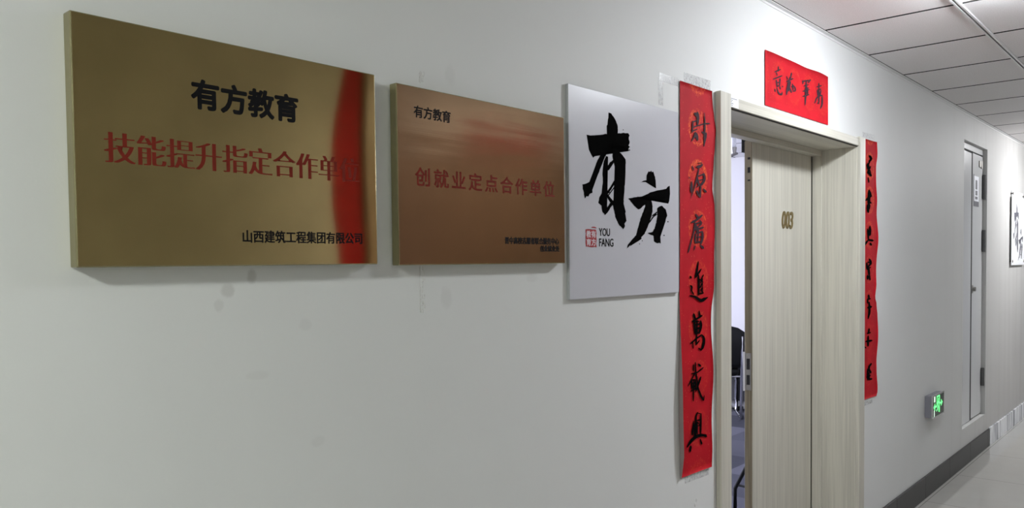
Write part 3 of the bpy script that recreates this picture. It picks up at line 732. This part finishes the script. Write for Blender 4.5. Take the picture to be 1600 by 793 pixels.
def ep(pts):
    f = bm.faces.new([bm.verts.new((cxm + a * .001, ye, czm + b * .001)) for a, b in pts]); r = bmesh.ops.extrude_face_region(bm, geom=[f])
    for v in [g for g in r['geom'] if isinstance(g, bmesh.types.BMVert)]: v.co.y += .0008
def bar(a, b, w_):
    a = Vector(a); b = Vector(b); n = (b - a).normalized(); n = Vector((-n.y, n.x)) * w_ / 2
    ep([tuple(a + n), tuple(b + n), tuple(b - n), tuple(a - n)])
# door frame with the running figure, arrows on both sides
bar((-38, 56), (34, 56), 9); bar((-34, 52), (-34, -2), 9); bar((30, 52), (30, -50), 9)
ep([(2 + 8 * math.cos(k * .63), 38 + 8 * math.sin(k * .63)) for k in range(10)])
bar((0, 30), (-8, 0), 15); bar((-4, 26), (22, 10), 7); bar((-2, 26), (-26, 12), 7)
bar((-8, 2), (12, -22), 9); bar((12, -22), (10, -46), 8); bar((-9, 2), (-20, -24), 9); bar((-20, -24), (-42, -34), 8)
bar((38, 6), (78, 6), 10); ep([(70, 28), (104, 6), (70, -16)]); bar((-38, -4), (-82, -4), 12); ep([(-76, 20), (-112, -4), (-76, -28)])
finish('pictogram', bm, M_green, ex)
bm = bmesh.new(); box(bm, (EX0 + .040, ye, EZ0 + t), (EX0 + .052, ye + .0006, EZ0 + .05)); finish('white_line', bm, M_whitelit, ex); bm = bmesh.new(); box(bm, (EX0 + .040, ye, EZ1 - .045), (EX0 + .066, ye + .0006, EZ1 - t))
finish('white_line', bm, M_whitelit, ex)

# ------------------------------------------------------------------ pipe-shaft cabinet doors in the niche
cab = empty('shaft_cabinet', ((NX0 + NX1) / 2, ND, NZ0)); tag(cab, 'tall narrow white metal cabinet doors recessed in the wall past the exit sign', 'cabinet')
G = 6.842
bm = bmesh.new(); box(bm, (NX0 + .002, ND - .004, NZ0 + .002), (NX1 - .002, ND + .011, NZ1 - .002)); finish('backing', bm, M_dark, cab)
bm = bmesh.new(); box(bm, (NX0 + .004, ND - .022, NZ0 + .004), (G - .028, ND - .004, NZ1 - .06), .003); finish('cabinet_door', bm, M_cab, cab)
bm = bmesh.new(); box(bm, (G, ND - .022, NZ0 + .012), (NX1 - .012, ND - .004, NZ1 - .055), .003)
finish('cabinet_door', bm, M_cab, cab)
bm = bmesh.new(); box(bm, (G - .0275, ND - .0232, NZ0 + .006), (G - .0005, ND - .004, NZ1 - .046)); box(bm, (NX0 + .01, ND - .0225, NZ1 - .058), (G - .028, ND - .004, NZ1 - .046)); finish('gap_shade', bm, M_dark, cab)  # dark strips laid in for the shade between and above the cabinet doors
bm = bmesh.new(); box(bm, (NX0 + .003, ND - .020, NZ1 - .045), (NX1 - .004, ND - .004, NZ1 - .002), .002); finish('top_rail', bm, M_cab, cab)
for za, zb in ((1.965, 2.155), (1.555, 1.725), (.50, .64)):
    bm = bmesh.new(); tube(bm, [(NX1 - .020, ND - .030, za), (NX1 - .020, ND - .030, zb)], .016, 10)
    box(bm, (NX1 - .045, ND - .024, za + .01), (NX1 - .012, ND - .021, zb - .01)); finish('hinge', bm, M_hinge, cab)
bm = bmesh.new(); c = at(1514.5, 452, ND - .022); tube(bm, [(G + .03, ND - .022, c.z), (G + .03, ND - .045, c.z)], .016, 12); box(bm, (G + .018, ND - .025, c.z - .03), (G + .045, ND - .0221, c.z + .03)); finish('lock', bm, M_steel, cab)
bm = bmesh.new(); box(bm, (G + .05, ND - .0225, 1.94), (G + .21, ND - .0221, 2.13)); finish('notice', bm, M_sticker, cab)
bm = bmesh.new()
box(bm, (G + .036, ND - .0235, 1.90), (G + .052, ND - .0221, 2.14)); box(bm, (G + .05, ND - .0235, 1.90), (G + .21, ND - .0221, 1.938))
for za, zb, xa, xb in ((2.03, 2.10, .10, .16), (1.985, 2.02, .10, .165), (1.955, 1.975, .09, .17)): box(bm, (G + xa, ND - .0232, za), (G + xb, ND - .0225, zb))
finish('notice_print', bm, M_print, cab)
bm = bmesh.new(); box(bm, (7.05, ND - .030, 2.205), (7.10, ND - .022, 2.255), .002); box(bm, (7.12, ND - .030, 2.20), (7.15, ND - .022, 2.26), .002); finish('catch', bm, M_steel, cab)

# ------------------------------------------------------------------ far calligraphy board on stand-offs
FB = empty('calligraphy_board', (8.38, -.01, 1.447)); tag(FB, 'white board on metal stand-offs at the right edge of the photo', 'sign', 'white calligraphy boards')
fx0 = at(1581, 360, -.018).x; fx1 = fx0 + .6
bm = bmesh.new(); box(bm, (fx0 + .05, -.006, 1.447), (fx1, -.003, 2.095), .001); finish('back_plate', bm, M_clear, FB)
bm = bmesh.new(); box(bm, (fx0, -.018, 1.440), (fx1, -.0145, 2.045), .0008); finish('panel', bm, plain('white_acrylic', (.92, .93, .96), .3, mottle=.01), FB)
for xx in (fx0 + .035, fx1 - .035):
    for zz in (1.475, 2.065):
        bm = bmesh.new(); lathe(bm, [(.007, 0.0005), (.007, .018), (.012, .0185), (.012, .022), (.008, .024)], (xx, 0, zz), 16, 'y'); finish('standoff', bm, M_steel, FB, True)
def convF(u, v, Y):
    return Vector((fx0 + .05 + u / 541 * .50, Y, 2.00 - v / 793 * .53))
brush_logo('brush_characters', convF, -.0183, M_print, FB)

# ------------------------------------------------------------------ ceiling lamps (above the frame)
for i, (lx, lc, ls) in enumerate(LAMPS):
    e = empty('ceiling_lamp', (lx, -.86, CH)); tag(e, ['round white ceiling lamp over the brass plaques', 'round white ceiling lamp in front of the doorway', 'round white ceiling lamp at the far end of the corridor'][i], 'lamp', 'ceiling lamps')
    bm = bmesh.new(); lathe(bm, [(.15, -.001), (.15, -.018), (.142, -.022)], (lx, -.86, CH), 40); finish('base', bm, M_white, e, True)
    bm = bmesh.new(); lathe(bm, [(.118, -.0225), (.118, -.055), (.110, -.068), (.09, -.076), (.03, -.080)], (lx, -.86, CH), 40)
    finish('diffuser', bm, plain('lamp_diffuser_%d' % i, (.9, .9, .9), .5, emit=lc, es=ls), e, True)

# ------------------------------------------------------------------ opposite side of the corridor (seen mirrored in the brass)
d2 = empty('door_2', (3.3, OPP, 0)); tag(d2, kind='structure')
bm = bmesh.new(); box(bm, (2.66, OPP + .0005, .0), (4.05, OPP + .03, 2.07), .003); finish('leaf', bm, M_dwood, d2)
bm = bmesh.new(); box(bm, (2.416, OPP + .0005, 0), (2.655, OPP + .03, 2.50), .004); box(bm, (4.055, OPP + .0005, 0), (4.17, OPP + .05, 2.14), .004); box(bm, (2.656, OPP + .0005, 2.072), (4.054, OPP + .05, 2.14), .004)
finish('casing', bm, M_dwood, d2)
mredO = mat_red('red_paper_opposite', col=(.26, .006, .012))  # red set darker to carry the opposite side's shadow in its colour
bm = bmesh.new(); le = smoothpath([(2.31, 0, 2.47), (2.286, 0, 2.384), (2.238, 0, 2.10), (2.232, 0, 1.92), (2.240, 0, 1.75), (2.268, 0, 1.51), (2.29, 0, 1.2), (2.29, 0, .95)], 4)
f = bm.faces.new([bm.verts.new((p.x, OPP + .002, p.z)) for p in le] + [bm.verts.new((2.412, OPP + .002, .95)), bm.verts.new((2.412, OPP + .002, 2.47))])
r = bmesh.ops.extrude_face_region(bm, geom=[f])
for v in [g for g in r['geom'] if isinstance(g, bmesh.types.BMVert)]: v.co.y = OPP + .0005
tag(finish('couplet_scroll', bm, mredO), 'red paper scroll mirrored in the right edge of the large brass plaque', 'paper scroll')
bm = bmesh.new(); box(bm, (3.12, OPP + .0005, 2.165), (3.85, OPP + .002, 2.25)); tag(finish('lintel_scroll', bm, mredO), 'red paper mirrored as a pink band across the bronze plaque', 'paper scroll')

# ------------------------------------------------------------------ classroom furniture seen through the gap
def visitor_chair(label, loc, rz):
    e = empty('visitor_chair', loc, rz); tag(e, label, 'chair', 'chrome-framed chairs in the classroom')
    def P(name, bm, m, s=True): return finish(name, bm, m, e, s, world=False)
    bm = bmesh.new(); box(bm, (-.24, -.23, .42), (.24, .24, .50), .03); P('seat', bm, M_leather)
    bm = bmesh.new()
    prof = []
    for k in range(9):
        t = k / 8; prof.append(((-.25 - .06 * t - .02 * math.sin(t * 3.1)), .50 + .40 * t))
    g = []
    for (xb, zb) in prof:
        row = []
        for s in range(9):
            u = s / 8 * 2 - 1; th = .075 * (1 - abs(u) ** 4 * .7)
            row.append((xb + .03 * u * u, u * .29, zb - .07 * abs(u) ** 4 * max(0, (zb - .6) / .3), th))
        g.append(row)
    fr = [[bm.verts.new((x + th * .5, y, z)) for x, y, z, th in r] for r in g]; bk = [[bm.verts.new((x - th * .5, y, z)) for x, y, z, th in r] for r in g]
    for A in (fr, bk):
        for a, b in zip(A, A[1:]):
            for i in range(8): bm.faces.new((a[i], a[i + 1], b[i + 1], b[i]))
    for i in range(8):
        bm.faces.new((fr[0][i], fr[0][i + 1], bk[0][i + 1], bk[0][i])); bm.faces.new((fr[-1][i], fr[-1][i + 1], bk[-1][i + 1], bk[-1][i]))
    for a, b in zip(range(8), range(1, 9)):
        bm.faces.new((fr[a][0], fr[b][0], bk[b][0], bk[a][0])); bm.faces.new((fr[a][8], fr[b][8], bk[b][8], bk[a][8]))
    P('backrest', bm, M_leather)
    for s in (-1, 1):
        bm = bmesh.new()
        tube(bm, smoothpath([(-.30, s * .25, .80), (-.275, s * .25, .55), (-.24, s * .25, .30), (-.21, s * .25, .06), (-.17, s * .25, .012), (0, s * .25, .012), (.17, s * .25, .012), (.22, s * .25, .05), (.23, s * .25, .25), (.22, s * .25, .44)], 4), .0115, 10)
        P('leg', bm, M_chrome)
    bm = bmesh.new(); tube(bm, [(.2, -.25, .41), (.2, .25, .41)], .010); P('crossbar', bm, M_chrome); bm = bmesh.new(); tube(bm, [(-.2, -.25, .41), (-.2, .25, .41)], .010); P('crossbar', bm, M_chrome)
    return e
visitor_chair('black leather chair on chrome legs, seen in the door gap', (7.128, 2.322, 0), math.radians(32))
def folding_chair(label, loc, rz):
    e = empty('folding_chair', loc, rz); tag(e, label, 'chair', 'black tube chairs in the classroom')
    def P(name, bm, m, s=False): return finish(name, bm, m, e, s, world=False)
    for sx in (-1, 1):
        for sy in (-1, 1):
            bm = bmesh.new()
            tube(bm, [(sx * .235, sy * .225, 0), (sx * .235, sy * .225, .13), (sx * .165, sy * .165, .30), (sx * .12, sy * .12, .435)], .0115, 10)
            P('leg', bm, M_blackmetal, True)
        bm = bmesh.new(); tube(bm, [(sx * .225, -.222, .15), (sx * .225, .222, .15)], .007, 8); P('stretcher', bm, M_blackmetal, True)
    bm = bmesh.new(); box(bm, (-.165, -.165, .43), (.165, .165, .475), .018); P('seat', bm, M_leather, True)
    bm = bmesh.new(); tube(bm, smoothpath([(.155, -.15, .46), (.19, -.155, .62), (.22, -.15, .80), (.225, -.10, .845), (.225, .10, .845), (.22, .15, .80), (.19, .155, .62), (.155, .15, .46)], 4), .010, 10); P('back_frame', bm, M_blackmetal, True)
    bm = bmesh.new(); box(bm, (.188, -.14, .60), (.218, .14, .81), .012); P('backrest', bm, M_leather, True)
    return e
folding_chair('black tube chair behind the door leaf, only its bent leg showing', (4.715, .565, 0), math.radians(-3.6))
folding_chair('black tube chair further in, a foot showing beside the left door casing', (5.60, 1.775, 0), math.radians(178))
tb = empty('folded_table', (7.54, 2.8, 0)); tag(tb, 'dark folded table standing against the pale classroom wall behind the chrome chair', 'table')
bm = bmesh.new(); box(bm, (7.50, 1.7, .10), (7.53, 3.9, .78), .004); finish('tabletop', bm, M_desk, tb)
bm = bmesh.new(); box(bm, (7.545, 1.75, .30), (7.56, 3.85, .70), .003); finish('modesty_panel', bm, M_desk, tb)
for yy in (1.78, 2.24, 2.40, 3.82):
    bm = bmesh.new(); box(bm, (7.480, yy - .012, .03), (7.4995, yy + .012, .62), .003); box(bm, (7.47, yy - .022, 0), (7.60, yy + .022, .035), .008); box(bm, (7.478, yy - .035, .33), (7.4995, yy + .035, .42), .004); finish('leg', bm, M_blackmetal, tb)
cm = empty('ceiling_mount', (6.25, 1.665, CH)); tag(cm, 'short white pole with grey bracket hanging from the classroom ceiling', 'ceiling mount')
bm = bmesh.new(); tube(bm, [(6.25, 1.665, CH), (6.25, 1.665, CH - .11)], .022, 14); lathe(bm, [(.06, -.0005), (.06, -.012), (.03, -.02)], (6.25, 1.665, CH), 20); finish('pole', bm, M_white, cm, True)
bm = bmesh.new(); tube(bm, [(6.25, 1.665, CH - .10), (6.25, 1.665, CH - .15)], [.028, .020], 12); tube(bm, [(6.25, 1.63, CH - .15), (6.25, 1.70, CH - .17)], .010, 8); finish('bracket', bm, M_steel, cm)
